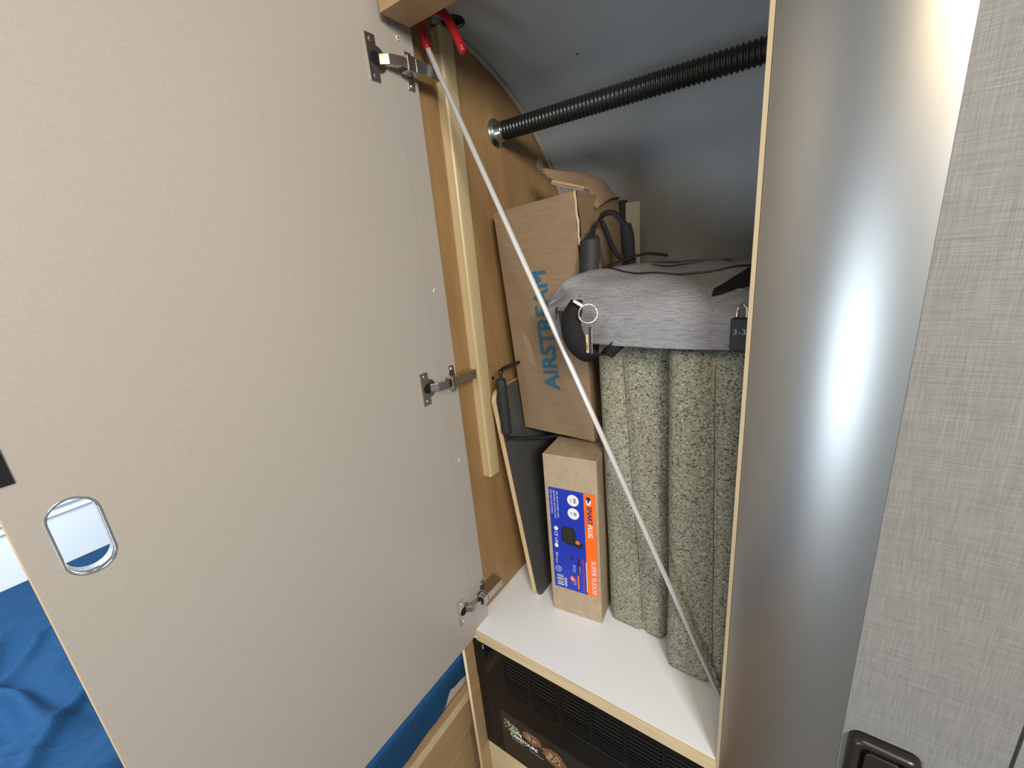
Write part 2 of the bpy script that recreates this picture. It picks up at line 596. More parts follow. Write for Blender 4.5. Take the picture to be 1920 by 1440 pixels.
# chrome liner: lip and inner wall of the hole
b = nb()
sec = [(0.0, PHW + 0.0014, PHH + 0.0014), (0.0006, PHW + 0.0012, PHH + 0.0012), (0.0008, PHW + 0.0004, PHH + 0.0004), (0.0004, PHW - 0.0009, PHH - 0.0009), (-0.0175, PHW - 0.0012, PHH - 0.0012), (-0.0175, PHW - 0.0002, PHH - 0.0002), (-0.0004, PHW - 0.0002, PHH - 0.0002)]
loops = [[b.verts.new((XD + dx, PC.y + a, PC.z + c)) for a, c in stadium(hw, hh)] for dx, hw, hh in sec]
for A, B in zip(loops, loops[1:] + loops[:1]):
    k = len(A)
    for i in range(k): b.faces.new((A[i], A[(i + 1) % k], B[(i + 1) % k], B[i]))
obj('finger_pull', b, M['chrome'], door, smooth=True, label='oval chrome-lined finger hole')
b = nb()
prism(b, [(XD, -0.549, 0.668), (XD, -0.533, 0.668), (XD, -0.533, 0.745), (XD, -0.549, 0.745)], (0.0025, 0, 0))
o = obj('latch_plate', b, M['black_plastic'], door, bevel=0.0006, label='black latch plate')

# ---- hinges
def hinge(zc, y0, shear=0.0):
    """cup hinge; local frame of world, centre height zc"""
    b = nb()                                  # arm body
    box(b, -0.0085, 0.0135, y0 + 0.030, y0 + 0.084, zc - 0.0095, zc + 0.0095)
    h = obj('hinge', b, M['nickel'], cab, origin=(XD, y0, zc), bevel=0.0012)
    b = nb()
    box(b, -0.003, 0.014, y0 + 0.012, y0 + 0.0285, zc - 0.0108, zc + 0.0108)
    obj('front_block', b, M['nickel'], h, bevel=0.0012)
    b = nb()
    box(b, 0.001, 0.009, y0 + 0.002, y0 + 0.012, zc - 0.0075, zc + 0.0075)
    obj('knuckle', b, M['black_metal'], h, bevel=0.001)
    b = nb()                                  # link into the cup
    prism(b, [(0.0105, y0 + 0.006, zc - 0.0072), (0.002, y0 + 0.006, zc - 0.0072), (-0.011, y0 - 0.022, zc - 0.0072), (-0.0085, y0 - 0.0255, zc - 0.0072), (0.003, y0 - 0.016, zc - 0.0072)], (0, 0, 0.0144))
    obj('link_arm', b, M['nickel'], h, bevel=0.0007)
    b = nb()                                  # cup flange on the door
    cy = y0 - 0.028
    out = [(cy - 0.0175, -0.031), (cy + 0.0005, -0.031), (cy + 0.0015, -0.0305), (cy + 0.0015, -0.0175)]
    out += [(cy + 0.0015 + 0.0165 * math.sin(PI * i / 14), -0.0175 * math.cos(PI * i / 14)) for i in range(1, 14)]
    out += [(cy + 0.0015, 0.0175), (cy + 0.0015, 0.0305), (cy + 0.0005, 0.031), (cy - 0.0175, 0.031)]
    # the boss overhangs the door's edge only a little
    prism(b, [(XD, a, zc + c) for a, c in out], (0.0022, 0, 0))
    cp = obj('cup_plate', b, M['nickel'], h, bevel=0.0005)
    b = nb()
    hole = [(cy - 0.0015 + 0.0115 * math.cos(2 * PI * i / 20), 0.0100 * math.sin(2 * PI * i / 20)) for i in range(20)]
    prism(b, [(XD + 0.0021, a, zc + c) for a, c in hole], (0.0003, 0, 0))
    obj('cup_shade', b, M['black_void'], h)  # flat black disc paints the dark inside of the cup
    for dz in (-0.0235, 0.0235):
        b = nb()
        disc(b, (XD + 0.002, cy - 0.0075, zc + dz), 0.0040, (1, 0, 0), 0.0014, 16, 0.0030)
        obj('hinge_screw', b, M['zinc'], h, smooth=False)
    b = nb()                                  # mounting plate on the stile
    box(b, XD, XD + 0.0035, y0 + 0.018, y0 + 0.085, zc - 0.008, zc + 0.008)
    box(b, XD, XD + 0.0022, y0 + 0.030, y0 + 0.045, zc - 0.027, zc + 0.027)
    box(b, XD + 0.0035, -0.002, y0 + 0.032, y0 + 0.080, zc - 0.0065, zc + 0.0065)
    obj('mounting_plate', b, M['nickel'], h, bevel=0.0008)
    for dz in (-0.021, 0.021):
        b = nb()
        disc(b, (XD + 0.002, y0 + 0.0375, zc + dz), 0.0042, (1, 0, 0), 0.0016, 16, 0.0028)
        obj('hinge_screw', b, M['zinc'], h)
    return h


hinge(1.124, -0.0075)
hinge(0.603, -0.0045)
hinge(0.082, 0.0)

# ------------------------------------------------------------------ microwave below the shelf
mw = thing('microwave', 'black built-in microwave with slotted vent under the white shelf', 'microwave', (0.25, 0.2, -0.375))
obj('body', box(nb(), -0.0280, 0.498, 0.006, 0.42, -0.374, -0.0305), M['black_plastic'], mw)
b = nb()
box(b, -0.0284, 0.498, 0.001, 0.006, -0.374, -0.150)
md = obj('oven_door', b, M['black_gloss'], mw, bevel=0.0015)
vp = obj('vent_panel', box(nb(), -0.0284, 0.498, 0.0045, 0.006, -0.149, -0.0305), M['black_void'], mw)
b = nb()
box(b, -0.0284, 0.498, 0.0, 0.0045, -0.0440, -0.0305)
box(b, -0.0284, 0.498, 0.001, 0.0045, -0.1165, -0.1095)
box(b, -0.0284, 0.498, 0.0005, 0.0045, -0.149, -0.1455)
cols = [0.059 + 0.0727 * i for i in range(6)]
xs = [-0.0284] + [v for c in cols for v in (c, c + 0.063)] + [0.498]
for i in range(0, len(xs), 2):
    box(b, xs[i] + (0 if i else 0.0), xs[i + 1], 0.0005, 0.0045, -0.1455, -0.0440)
obj('vent_frame', b, M['black_gloss'], mw)
slat_me = None
for c in cols:
    for z in [-0.0475 - 0.0107 * k for k in range(6)] + [-0.1205 - 0.0062 * k for k in range(4)]:
        if slat_me is None:
            b = nb()
            prism(b, [(0, 0.0005, 0.0), (0, 0.0005, -0.0028), (0, 0.0043, -0.0052), (0, 0.0043, -0.0030)], (0.063, 0, 0))
            bmesh.ops.recalc_face_normals(b, faces=b.faces[:])
            slat_me = bpy.data.meshes.new('slat')
            b.to_mesh(slat_me)
            b.free()
            slat_me.materials.append(M['black_metal'])
        s = bpy.data.objects.new('slat', slat_me)
        COL.objects.link(s)
        s.parent = vp
        s.location = Vector((c, 0, z)) - wloc(vp)
for z in (-0.0385, -0.0455):
    b = nb()
    disc(b, (0.003, 0.0002, z), 0.0016, (0, -1, 0), 0.0008, 12)
    obj('screw_glint', b, M['print_white'], mw)  # white discs paint the glints on small screws
# promotional sticker on the oven door: dark ground, food pictures, lettering
TXM = lambda x, z, y=0.0008: Matrix(((1, 0, 0, x), (0, 0, -1, y), (0, 1, 0, z), (0, 0, 0, 1)))
st = obj('sticker', box(nb(), 0.030, 0.330, 0.0008, 0.0010, -0.372, -0.222), mat('sticker_ground', (0.016, 0.014, 0.011), 0.25), mw)
FOOD = [mat('food_cream', (0.55, 0.48, 0.28), 0.5), mat('food_brown', (0.20, 0.08, 0.035), 0.5), mat('food_green', (0.26, 0.27, 0.08), 0.5), mat('food_tan', (0.50, 0.30, 0.14), 0.5)]


def blob(bm, cx, cz, rx, rz, y, seed, n=12):
    rr = random.Random(seed)
    bm.faces.new([bm.verts.new((cx + rx * math.cos(2 * PI * i / n) * rr.uniform(.8, 1.15), y, cz + rz * math.sin(2 * PI * i / n) * rr.uniform(.8, 1.15))) for i in range(n)])


for fi in range(4):
    b = nb()
    rr = random.Random(fi + 3)
    if fi in (0, 2):
        for k in range(46):
            x = rr.uniform(0.040, 0.088)
            z = -0.238 - (x - 0.04) * 0.45 - rr.uniform(0, 0.036)
            blob(b, x, z, rr.uniform(.001, .0028), rr.uniform(.001, .003), 0.0006 - fi * 0.00005, fi * 100 + k, 7)
    if fi == 1:
        pl = nb()
        blob(pl, 0.176, -0.272, 0.031, 0.024, 0.00062, 6, 24)
        obj('plate_picture', pl, FOOD[1], st)
        blob(b, 0.118, -0.258, 0.026, 0.018, 0.0006, 5)
        for k in range(10): blob(b, 0.105 + k * 0.004, -0.252 - rr.uniform(0, .02), .004, .003, 0.00055, k)
    if fi in (0, 3):
        for k in range(12): blob(b, 0.160 + 0.03 * rr.random(), -0.262 - 0.022 * rr.random(), .005, .0018, 0.0005, k + 30 + fi)
        for k in range(7): blob(b, 0.105 + 0.03 * rr.random(), -0.25 - 0.016 * rr.random(), .004, .0016, 0.0005, k + 60 + fi)
    obj('food_picture', b, FOOD[fi], st, kind='stuff')
b = join(text_bm('Cooking', 1, TXM(0.056, -0.2755, 0.0005), fit=(0.034, 0.0125), shear=0.4, bold=0.01),
         text_bm('CONTOURE', 1, TXM(0.056, -0.2905, 0.0005), fit=(0.076, 0.0105), fat=0.045),
         text_bm('THE CHEF IN YOU', 1, TXM(0.059, -0.2985, 0.0005), fit=(0.036, 0.0022)),
         text_bm('1.2 cu ft microwave', 1, TXM(0.108, -0.3005, 0.0005), fit=(0.040, 0.0028)))
obj('lettering', b, M['print_white'], st)

# ------------------------------------------------------------------ things in the wardrobe
# kraft box with torn flaps, leaning on the side panel
bx = thing('cardboard_box', 'large brown cardboard box with torn flap and blue lettering, leaning on the wood panel', 'box', (0.12, 0.32, 0.434))
F = [Vector((0.0325, 0.21, 0.4374)), Vector((0.2082, 0.21, 0.4312)), Vector((0.1839, 0.21, 0.9279)), Vector((-0.0017, 0.21, 0.9136))]
dv = Vector((0, 0.225, 0.0))
T = 0.004
b = nb()
ci = sum(F, Vector()) / 4
inn = [f + (ci - f) * 0.032 for f in F]
ft = [b.verts.new(f) for f in F]
bk = [b.verts.new(f + dv) for f in F]
fi_ = [b.verts.new(f + Vector((0, T, 0))) for f in (inn[0], inn[1])] 
# bottom, left, right, front, back walls as a solid shell open at the top
it = [b.verts.new(F[3] + (F[2] - F[3]) * 0.02 + Vector((0, T, 0))), b.verts.new(F[2] + (F[3] - F[2]) * 0.02 + Vector((0, T, 0)))]
ib = [b.verts.new(F[3] + (F[2] - F[3]) * 0.02 + dv - Vector((0, T, 0))), b.verts.new(F[2] + (F[3] - F[2]) * 0.02 + dv - Vector((0, T, 0)))]
bi = [b.verts.new(inn[0] + dv - Vector((0, T, 0))), b.verts.new(inn[1] + dv - Vector((0, T, 0)))]
b.faces.new(ft)
b.faces.new(bk[::-1])
b.faces.new((ft[0], bk[0], bk[1], ft[1]))
b.faces.new((ft[0], ft[3], bk[3], bk[0]))
b.faces.new((ft[1], bk[1], bk[2], ft[2]))
b.faces.new((ft[3], ft[2], it[1], it[0]))
b.faces.new((bk[2], bk[3], ib[0], ib[1]))
b.faces.new((ft[2], bk[2], ib[1], it[1]))
b.faces.new((bk[3], ft[3], it[0], ib[0]))
b.faces.new((it[0], it[1], fi_[1], fi_[0]))
b.faces.new((ib[1], ib[0], bi[0], bi[1]))
b.faces.new((it[1], ib[1], bi[1], fi_[1]))
b.faces.new((ib[0], it[0], fi_[0], bi[0]))
b.faces.new((fi_[0], fi_[1], bi[1], bi[0]))
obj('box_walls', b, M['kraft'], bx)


def sheet(name, A, B, th, m, parent, nv=10, wob=0.0, seed=0, bulge=(0, 0, 0)):
    """a board between two polylines, with thickness"""
    A, B = smooth_path(A, 4), smooth_path(B, 4)
    nu = max(len(A), len(B))
    A = [A[min(len(A) - 1, round(i * (len(A) - 1) / (nu - 1)))] for i in range(nu)]
    B = [B[min(len(B) - 1, round(i * (len(B) - 1) / (nu - 1)))] for i in range(nu)]
    b = nb()
    g = []
    for i in range(nu):
        row = []
        for j in range(nv + 1):
            t = j / nv
            p = A[i].lerp(B[i], t) + Vector(bulge) * math.sin(PI * t)
            if j == 0 and wob: p = p + noise.noise_vector(Vector((i * 0.9 + seed, 0.3, 1))) * wob
            row.append(b.verts.new(p))
        g.append(row)
    for i in range(nu - 1):
        for j in range(nv):
            b.faces.new((g[i][j], g[i + 1][j], g[i + 1][j + 1], g[i][j + 1]))
    bmesh.ops.remove_doubles(b, verts=b.verts[:], dist=1e-5)
    o = obj(name, b, m, parent, smooth=True)
    s = o.modifiers.new('solid', 'SOLIDIFY')
    s.thickness = th
    s.offset = 0
    return o


# right flap standing up over the opening, torn at its front edge
fA = [(0.190, 0.300, 0.900), (0.176, 0.305, 0.928), (0.158, 0.312, 0.944), (0.120, 0.318, 0.952), (0.088, 0.322, 0.968), (0.052, 0.325, 0.992)]
fB = [(0.188, 0.432, 0.927), (0.176, 0.415, 0.940), (0.163, 0.405, 0.962), (0.130, 0.385, 0.982), (0.092, 0.36, 0.990), (0.053, 0.328, 0.9935)]
sheet('torn_flap', fA, fB, 0.0035, M['kraft'], bx, wob=0.006, seed=2, bulge=(0.004, 0, 0.008))
# torn corrugation along the flap's lower edge
b = nb()
p0, p1 = Vector((0.082, 0.320, 0.9695)), Vector((0.158, 0.311, 0.9445))
k = 15
zig = []
for i in range(k * 2 + 1):
    t = i / (k * 2)
    zig.append(p0.lerp(p1, t) + Vector((0, -0.001, 0.0022 * (1 if i % 2 else -1))))
ribbon(b, zig, 0.008, 0.0012, (0.1, 1, 0.2))
ribbon(b, [p0 + Vector((0, -0.002, -0.0036)), p0.lerp(p1, .5) + Vector((0, -0.002, -0.0045)), p1 + Vector((0, -0.002, -0.0036))], 0.008, 0.001, (0.1, 1, 0.2))
obj('corrugation', b, M['flute'], bx)
# ragged opened corner seam
b = nb()
zz = []
for i in range(18):
    t = i / 17
    p = F[2].lerp(F[1], t * 0.30) + Vector((0.0015 + 0.001 * random.uniform(-1, 1), 0.004 + 0.003 * math.sin(PI * t), 0))
    zz.append(p)
ribbon(b, zz, [0.0075 + 0.003 * random.uniform(-1, 1) for _ in zz], 0.002, (0.2, 1, 0))
obj('split_seam', b, M['black_void'], bx)
b = nb()
ribbon(b, [p + Vector((0.0005, -0.004 + random.uniform(-.0015, .0015), 0.001)) for p in zz[:12]], [0.003 + 0.002 * random.random() for _ in zz[:12]], 0.002, (0.6, 1, 0))
obj('torn_edge', b, M['flute'], bx)
# lettering up the front
up = (F[3] - F[0]).normalized()
rt = (F[1] - F[0]).normalized()
o0 = Vector((0.1330, 0.2096, 0.5390))
um = (Vector((0.1150, 0.21, 0.7922)) - Vector((0.1330, 0.21, 0.5390)))
ul = um.length
um.normalize()
lm = Vector((-um.z, 0, um.x))               # the letters' tops point left
TM = Matrix(((um.x, lm.x, 0, o0.x), (um.y, lm.y, -1, o0.y), (um.z, lm.z, 0, o0.z), (0, 0, 0, 1)))
obj('lettering', text_bm('AIRSTREAM', 1, TM, fit=(ul, 0.0375), fat=0.055), M['blue_ink'], bx, label='blue printed lettering running up the front')
# scrap of clear tape
b = nb()
tp = [Vector((0.045, 0.2094, 0.665)), Vector((0.063, 0.2094, 0.650)), Vector((0.070, 0.2094, 0.615)), Vector((0.072, 0.2094, 0.588)), Vector((0.058, 0.2094, 0.600)), Vector((0.050, 0.2094, 0.635))]
vs = [b.verts.new(p + Vector((0, random.uniform(-.001, 0), 0))) for p in tp]
c = b.verts.new((0.060, 0.2075, 0.628))
for i in range(6): b.faces.new((vs[i], vs[(i + 1) % 6], c))
tape = obj('tape_scrap', b, M['tape'], bx)
nt = M['tape'].node_tree
nt.nodes['Principled BSDF'].inputs['Alpha'].default_value = 0.25

# cord carton with printed label
E0 = Vector((0.1141, 0.1453, 0.0))
ang = math.radians(6.11)
eu = Vector((math.cos(ang), math.sin(ang), 0))
en = Vector((math.sin(ang), -math.cos(ang), 0))
KM = Matrix(((eu.x, -en.x, 0, E0.x), (eu.y, -en.y, 0, E0.y), (0, 0, 1, 0.0005), (0, 0, 0, 1)))   # local: u across, v into depth, z up
kb = thing('carton', 'tall narrow kraft carton with blue and orange printed label, on white shelf', 'box', E0 + eu * 0.06 + Vector((0, 0.05, 0)))
b = nb()
box(b, 0, 0.1207, 0, 0.095, 0, 0.4135, KM)
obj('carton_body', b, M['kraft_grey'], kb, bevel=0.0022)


def LM(u, z, d=0.0008):
    """text running downwards, letter tops towards +u"""
    p = KM @ Vector((u, -d, z))
    return Matrix(((0, eu.x, en.x, p.x), (0, eu.y, en.y, p.y), (-1, 0, 0, p.z), (0, 0, 0, 1)))


def quad(bm, u0, u1, z0, z1, d):
    bm.faces.new([bm.verts.new(KM @ Vector((u, -d, z))) for u, z in ((u0, z0), (u1, z0), (u1, z1), (u0, z1))])
    return bm


def ell(bm, u, z, ru, rz, d, n=28):
    bm.faces.new([bm.verts.new(KM @ Vector((u + ru * math.cos(2 * PI * i / n), -d, z + rz * math.sin(2 * PI * i / n)))) for i in range(n)])
    return bm


lab = nb()
box(lab, 0.0095, 0.1148, -0.0004, 0.0005, 0.0705, 0.3350, KM)
lb_ = obj('label', lab, M['label_blue'], kb, label='blue and orange printed label')
obj('orange_band', quad(nb(), 0.0897, 0.1148, 0.0705, 0.3350, 0.0006), M['label_orange'], lb_)
b = nb()
for cz in (0.3115, 0.2785): obj('badge', ell(nb(), 0.0655 if cz > .3 else 0.0650, cz, 0.0132, 0.0140, 0.0006), M['print_white'], lb_)
obj('barcode', quad(nb(), 0.0165, 0.0320, 0.0775, 0.1060, 0.0006), M['print_white'], lb_)
ell(b, 0.1002, 0.3165, 0.0055, 0.0100, 0.0008, 6)
ring_ = nb()
ring(ring_, KM @ Vector((0.0214, -0.0007, 0.1224)), 0.0068, 0.0006, en, 24, 6)
b = join(b, ring_,
         text_bm('PLUG', 1, LM(0.0967, 0.2590, 0.0009), fit=(0.0315, 0.0110), fat=0.04),
         text_bm('SUPER FLEX30', 1, LM(0.1010, 0.1680, 0.0009), fit=(0.0900, 0.0105), bold=0.0),
         text_bm('R30303A', 1, LM(0.0345, 0.1010), fit=(0.0250, 0.0062), bold=0.01),
         text_bm('30/5 30A RV POWER CABLE', 1, LM(0.0275, 0.3270), fit=(0.0660, 0.0034)),
         text_bm('LED POWER INDICATOR LIGHT', 1, LM(0.0205, 0.3290), fit=(0.0720, 0.0034)),
         text_bm('EASY PULL PLUG HANDLE', 1, LM(0.0135, 0.3290), fit=(0.0600, 0.0034)),
         text_bm('CE UK', 1, LM(0.0175, 0.2240), fit=(0.0330, 0.0075)),
         text_bm('RV', 1, LM(0.0165, 0.1660), fit=(0.0100, 0.0060)),
         text_bm('RV INDUSTRY', 1, LM(0.0165, 0.1540), fit=(0.0170, 0.0035)),
         text_bm('P', 1, LM(0.0190, 0.1250), fit=(0.0045, 0.0052)),
         text_bm('BRIGHT LED LIGHT', 1, LM(0.0610, 0.1440), fit=(0.0200, 0.0022)),
         text_bm('WITH FULL COLOR', 1, LM(0.0570, 0.1440), fit=(0.0190, 0.0022)),
         text_bm('ON THE PLUG', 1, LM(0.0610, 0.1050), fit=(0.0160, 0.0022)),
         text_bm('EASY TO USE', 1, LM(0.0570, 0.1050), fit=(0.0170, 0.0022)),
         text_bm('MADE FOR LIFE', 1, LM(0.0722, 0.1440), fit=(0.0220, 0.0020)))
ell(b, 0.0215, 0.2315, 0.0048, 0.0055, 0.0006, 16)
ell(b, 0.0200, 0.1860, 0.0045, 0.0055, 0.0006, 16)
ell(b, 0.0542, 0.1040, 0.0016, 0.0020, 0.0010, 12)
quad(b, 0.0885, 0.0900, 0.0790, 0.1600, 0.0008)
obj('white_print', b, M['print_white'], lb_, kind='stuff')
b = join(text_bm('SMART', 1, LM(0.0965, 0.3045, 0.0009), fit=(0.0440, 0.0112), fat=0.04),
         text_bm('TOMORROWS POWER CONNECTION', 1, LM(0.0925, 0.2960, 0.0009), fit=(0.0560, 0.0020)),
         text_bm('30A', 1, LM(0.0665, 0.3180, 0.0009), fit=(0.0130, 0.0062), fat=0.03),
         text_bm('125V', 1, LM(0.0590, 0.3150, 0.0009), fit=(0.0080, 0.0035)),
         text_bm('30', 1, LM(0.0660, 0.2830, 0.0009), fit=(0.0085, 0.0062), fat=0.03),
         text_bm('FEET', 1, LM(0.0585, 0.2820, 0.0009), fit=(0.0075, 0.0035)))
ell(b, 0.1002, 0.3230, 0.0055, 0.0052, 0.0010, 6)
ell(b, 0.1002, 0.3165, 0.0024, 0.0042, 0.0011, 6)
for i, (z, wd) in enumerate(((0.104, .002), (0.1005, .0012), (0.098, .0025), (0.094, .001), (0.0915, .002), (0.088, .0028), (0.084, .0012), (0.0815, .0022))):
    quad(b, 0.0165, 0.0320, z - wd / 2, z + wd / 2, 0.0009)
obj('navy_print', b, M['print_navy'], lb_, kind='stuff')
b = nb()
# picture of the plug: ribbed body and nozzle
pp = [(0.036, .236), (0.039, .2405), (0.060, .2415), (0.066, .237), (0.068, .222), (0.067, .212), (0.078, .209), (0.083, .204), (0.083, .196), (0.076, .193), (0.064, .194), (0.050, .196), (0.038, .198), (0.034, .206), (0.033, .226)]
b.faces.new([b.verts.new(KM @ Vector((u, -0.0006, z))) for u, z in pp])
ell(b, 0.0545, 0.1600, 0.0042, 0.0075, 0.0006, 3)
quad(b, 0.0690, 0.0735, 0.1200, 0.1640, 0.0006)
obj('plug_picture', b, M['print_black'], lb_, kind='stuff')
b = nb()
for k in range(5):
    quad(b, 0.040 + k * 0.0045, 0.0413 + k * 0.0045, 0.200, 0.238, 0.0008)
obj('plug_ribs', b, mat('plug_ribs', (0.045, 0.035, 0.035), 0.4), lb_, kind='stuff')
b = nb()
ell(b, 0.0715, 0.2062, 0.0055, 0.0048, 0.0008, 18)
ell(b, 0.0545, 0.1040, 0.0052, 0.0078, 0.0008, 18)
quad(b, 0.0672, 0.0705, 0.0790, 0.1170, 0.0008)
obj('orange_print', b, M['label_orange'], lb_, kind='stuff')
b = join(text_bm('HEAVY DUTY 30A RV CORD', 1, LM(0.0790, 0.1650), fit=(0.0900, 0.0058)), nb())
obj('red_print', b, M['print_red'], lb_)

# grey board with plywood edge, standing on its edge against the side
bd = thing('grey_board', 'dark grey laminated board with plywood edge, standing beside the kraft carton', 'board', (0.05, 0.25, 0.0))
P0, P1 = Vector((0.064, 0.147, 0.0005)), Vector((0.006, 0.131, 0.545))
upv = (P1 - P0)
H = upv.length
upv.normalize()
dep = Vector((-0.02, 1, 0))
dep = (dep - upv * dep.dot(upv)).normalized()
nr = dep.cross(upv)
if nr.x < 0: nr = -nr


def board_profile(W_, H_, r):
    o = []
    for cx_, cz_, a0 in ((W_ - r, r, -PI / 2), (W_ - r, H_ - r, 0), (r, H_ - r, PI / 2), (r, r, PI)):
        for i in range(9):
            a = a0 + PI / 2 * i / 8
            o.append((cx_ + r * math.cos(a), cz_ + r * math.sin(a)))
    return o


def bpt(s, h, d): return P0 + dep * s + upv * h + nr * d


b = nb()
prism(b, [bpt(s, h, -0.006) for s, h in board_profile(0.30, H, 0.028)], nr * 0.012)
obj('core', b, M['ply'], bd, label='light plywood core')
b = nb()
prism(b, [bpt(s, h, 0.0058) for s, h in board_profile(0.2995, H, 0.028)], nr * 0.0014)
obj('grey_face', b, M['board_grey'], bd)
b = nb()
prism(b, [bpt(-0.0012, 0.03, -0.004), bpt(-0.0012, 0.42, -0.004), bpt(-0.0012, 0.42, 0.003), bpt(-0.0012, 0.03, 0.003)], dep * 0.002)
obj('edge_strip', b, M['edge_v'], bd)

# folding handle: bent steel tube with a foam grip
hd = thing('tubular_handle', 'black bent steel handle with foam grip, in front of the grey board', 'handle', (0.06, 0.2, 0.4))
pth = [(0.030, 0.245, 0.594), (0.030, 0.190, 0.595), (0.030, 0.152, 0.596), (0.031, 0.139, 0.592), (0.032, 0.134, 0.580), (0.034, 0.1335, 0.45), (0.036, 0.138, 0.440), (0.042, 0.152, 0.434), (0.085, 0.205, 0.421), (0.12, 0.25, 0.419)]
b = nb()
tube(b, smooth_path(pth, 6), 0.0042, 12)
obj('bent_tube', b, M['black_metal'], hd, smooth=True)
b = nb()
tube(b, [(0.032, 0.134, 0.578), (0.0321, 0.134, 0.576), (0.0323, 0.134, 0.560), (0.0338, 0.1335, 0.458), (0.034, 0.1335, 0.453), (0.034, 0.1335, 0.452)], [0.006, 0.0105, 0.0112, 0.0115, 0.0108, 0.006], 20)
obj('foam_grip', b, M['black_soft'], hd, smooth=True)

# upholstered cushions, standing on end


def cushion(name, label, pts0, pts1, x0, depth, h, y_front, seam):
    """pts0: x of left side at bottom, top; pts1: right side"""
    t = thing(name, label, 'cushion', (sum(pts0 + pts1) / 4, y_front + depth / 2, 0.0), 'tweed cushions in the wardrobe')
    b = nb()
    nx, nz, ny = 20, 44, 20
    gridv = {}

    def P(i, j, k):
        u, v, q = i / nx * 2 - 1, j / ny * 2 - 1, k / nz * 2 - 1
        # rounded box: squash towards a superellipse
        f = lambda a: math.copysign(abs(a), a)
        hx, hy, hz = 1, 1, 1
        m = 7.0
        zz = (q + 1) / 2
        xl = pts0[0] + (pts0[1] - pts0[0]) * zz
        xr = pts1[0] + (pts1[1] - pts1[0]) * zz
        W_ = (xr - xl) / 2
        rx = 0.030
        # corner rounding in plan with radius rx, top and bottom radius rz
        X, Y, Z = u * W_, v * depth / 2, q * h / 2

        def rnd(ax, bx, A, B, r):
            da, db = abs(ax) - (A - r), abs(bx) - (B - r)
            if da > 0 and db > 0:
                mx = max(da, db)
                L_ = math.hypot(da, db)
                s = mx / L_
                return math.copysign(A - r + da * s, ax), math.copysign(B - r + db * s, bx)
            return ax, bx
        X, Y = rnd(X, Y, W_, depth / 2, rx)
        Y, Z = rnd(Y, Z, depth / 2, h / 2, 0.016)
        X, Z = rnd(X, Z, W_, h / 2, 0.016)
        nz_ = noise.noise(Vector((X * 9 + x0 * 30, Y * 5, Z * 5))) * 0.0035
        p = Vector(((xl + xr) / 2 + X, y_front + depth / 2 + Y + nz_ * 0.8, h / 2 + Z + 0.0005))
        p.x += nz_ * 0.5
        if k == 0: p.z = max(p.z, 0.0005)
        # the seam pulls a shallow groove into the front
        if v < -0.6:
            sx = seam[0] + (seam[1] - seam[0]) * zz
            p.y += 0.009 * math.exp(-((p.x - sx) / 0.007) ** 2)
        return p

    def vert(i, j, k):
        if (i, j, k) not in gridv: gridv[(i, j, k)] = b.verts.new(P(i, j, k))
        return gridv[(i, j, k)]
    for i in range(nx):
        for k in range(nz):
            b.faces.new((vert(i, 0, k), vert(i + 1, 0, k), vert(i + 1, 0, k + 1), vert(i, 0, k + 1)))
            b.faces.new((vert(i, ny, k), vert(i, ny, k + 1), vert(i + 1, ny, k + 1), vert(i + 1, ny, k)))
    for j in range(ny):
        for k in range(nz):
            b.faces.new((vert(0, j, k), vert(0, j, k + 1), vert(0, j + 1, k + 1), vert(0, j + 1, k)))
            b.faces.new((vert(nx, j, k), vert(nx, j + 1, k), vert(nx, j + 1, k + 1), vert(nx, j, k + 1)))
    for i in range(nx):
        for j in range(ny):
            b.faces.new((vert(i, j, 0), vert(i, j + 1, 0), vert(i + 1, j + 1, 0), vert(i + 1, j, 0)))
            b.faces.new((vert(i, j, nz), vert(i + 1, j, nz), vert(i + 1, j + 1, nz), vert(i, j + 1, nz)))
    o = obj('cover', b, M['tweed'], t, smooth=True)
    front = {}
    dg = bpy.context.evaluated_depsgraph_get()
    s = nb()
    pts = []
    for k in range(0, 31):
        zz = 0.012 + 0.976 * k / 30
        pts.append(Vector((seam[0] + (seam[1] - seam[0]) * zz, 0, h * zz)))
    # lay the seam cord on the cover
    from mathutils.bvhtree import BVHTree
    mesh = o.data
    off = wloc(o)
    bv = BVHTree.FromPolygons([v.co + off for v in mesh.vertices], [p.vertices[:] for p in mesh.polygons])
    path = []
    for p in pts:
        hit = bv.ray_cast(Vector((p.x, y_front - 0.1, p.z)), Vector((0, 1, 0)))
        if hit[0] is not None: path.append(hit[0] + Vector((0, -0.0002, 0)))
    tube(s, path, 0.0009, 6)
    obj('seam', s, M['stitch'], t, smooth=True)
    return t


cushion('tweed_cushion', 'grey-green tweed cushion standing directly beside the kraft carton', [0.2395, 0.228], [0.372, 0.372], 0.2, 0.28, 0.652, 0.176, (0.322, 0.281))
cushion('tweed_cushion', 'grey-green tweed cushion farthest right, half hidden by the wardrobe edge', [0.381, 0.374], [0.4975, 0.497], 0.6, 0.33, 0.660, 0.122, (0.470, 0.447))

# heather grey bag on top of the cushions
bag = thing('toiletry_bag', 'heather grey zipped cloth bag with black straps, lying on the tweed cushions', 'bag', (0.33, 0.28, 0.664))
b = nb()
NX, NA = 40, 48


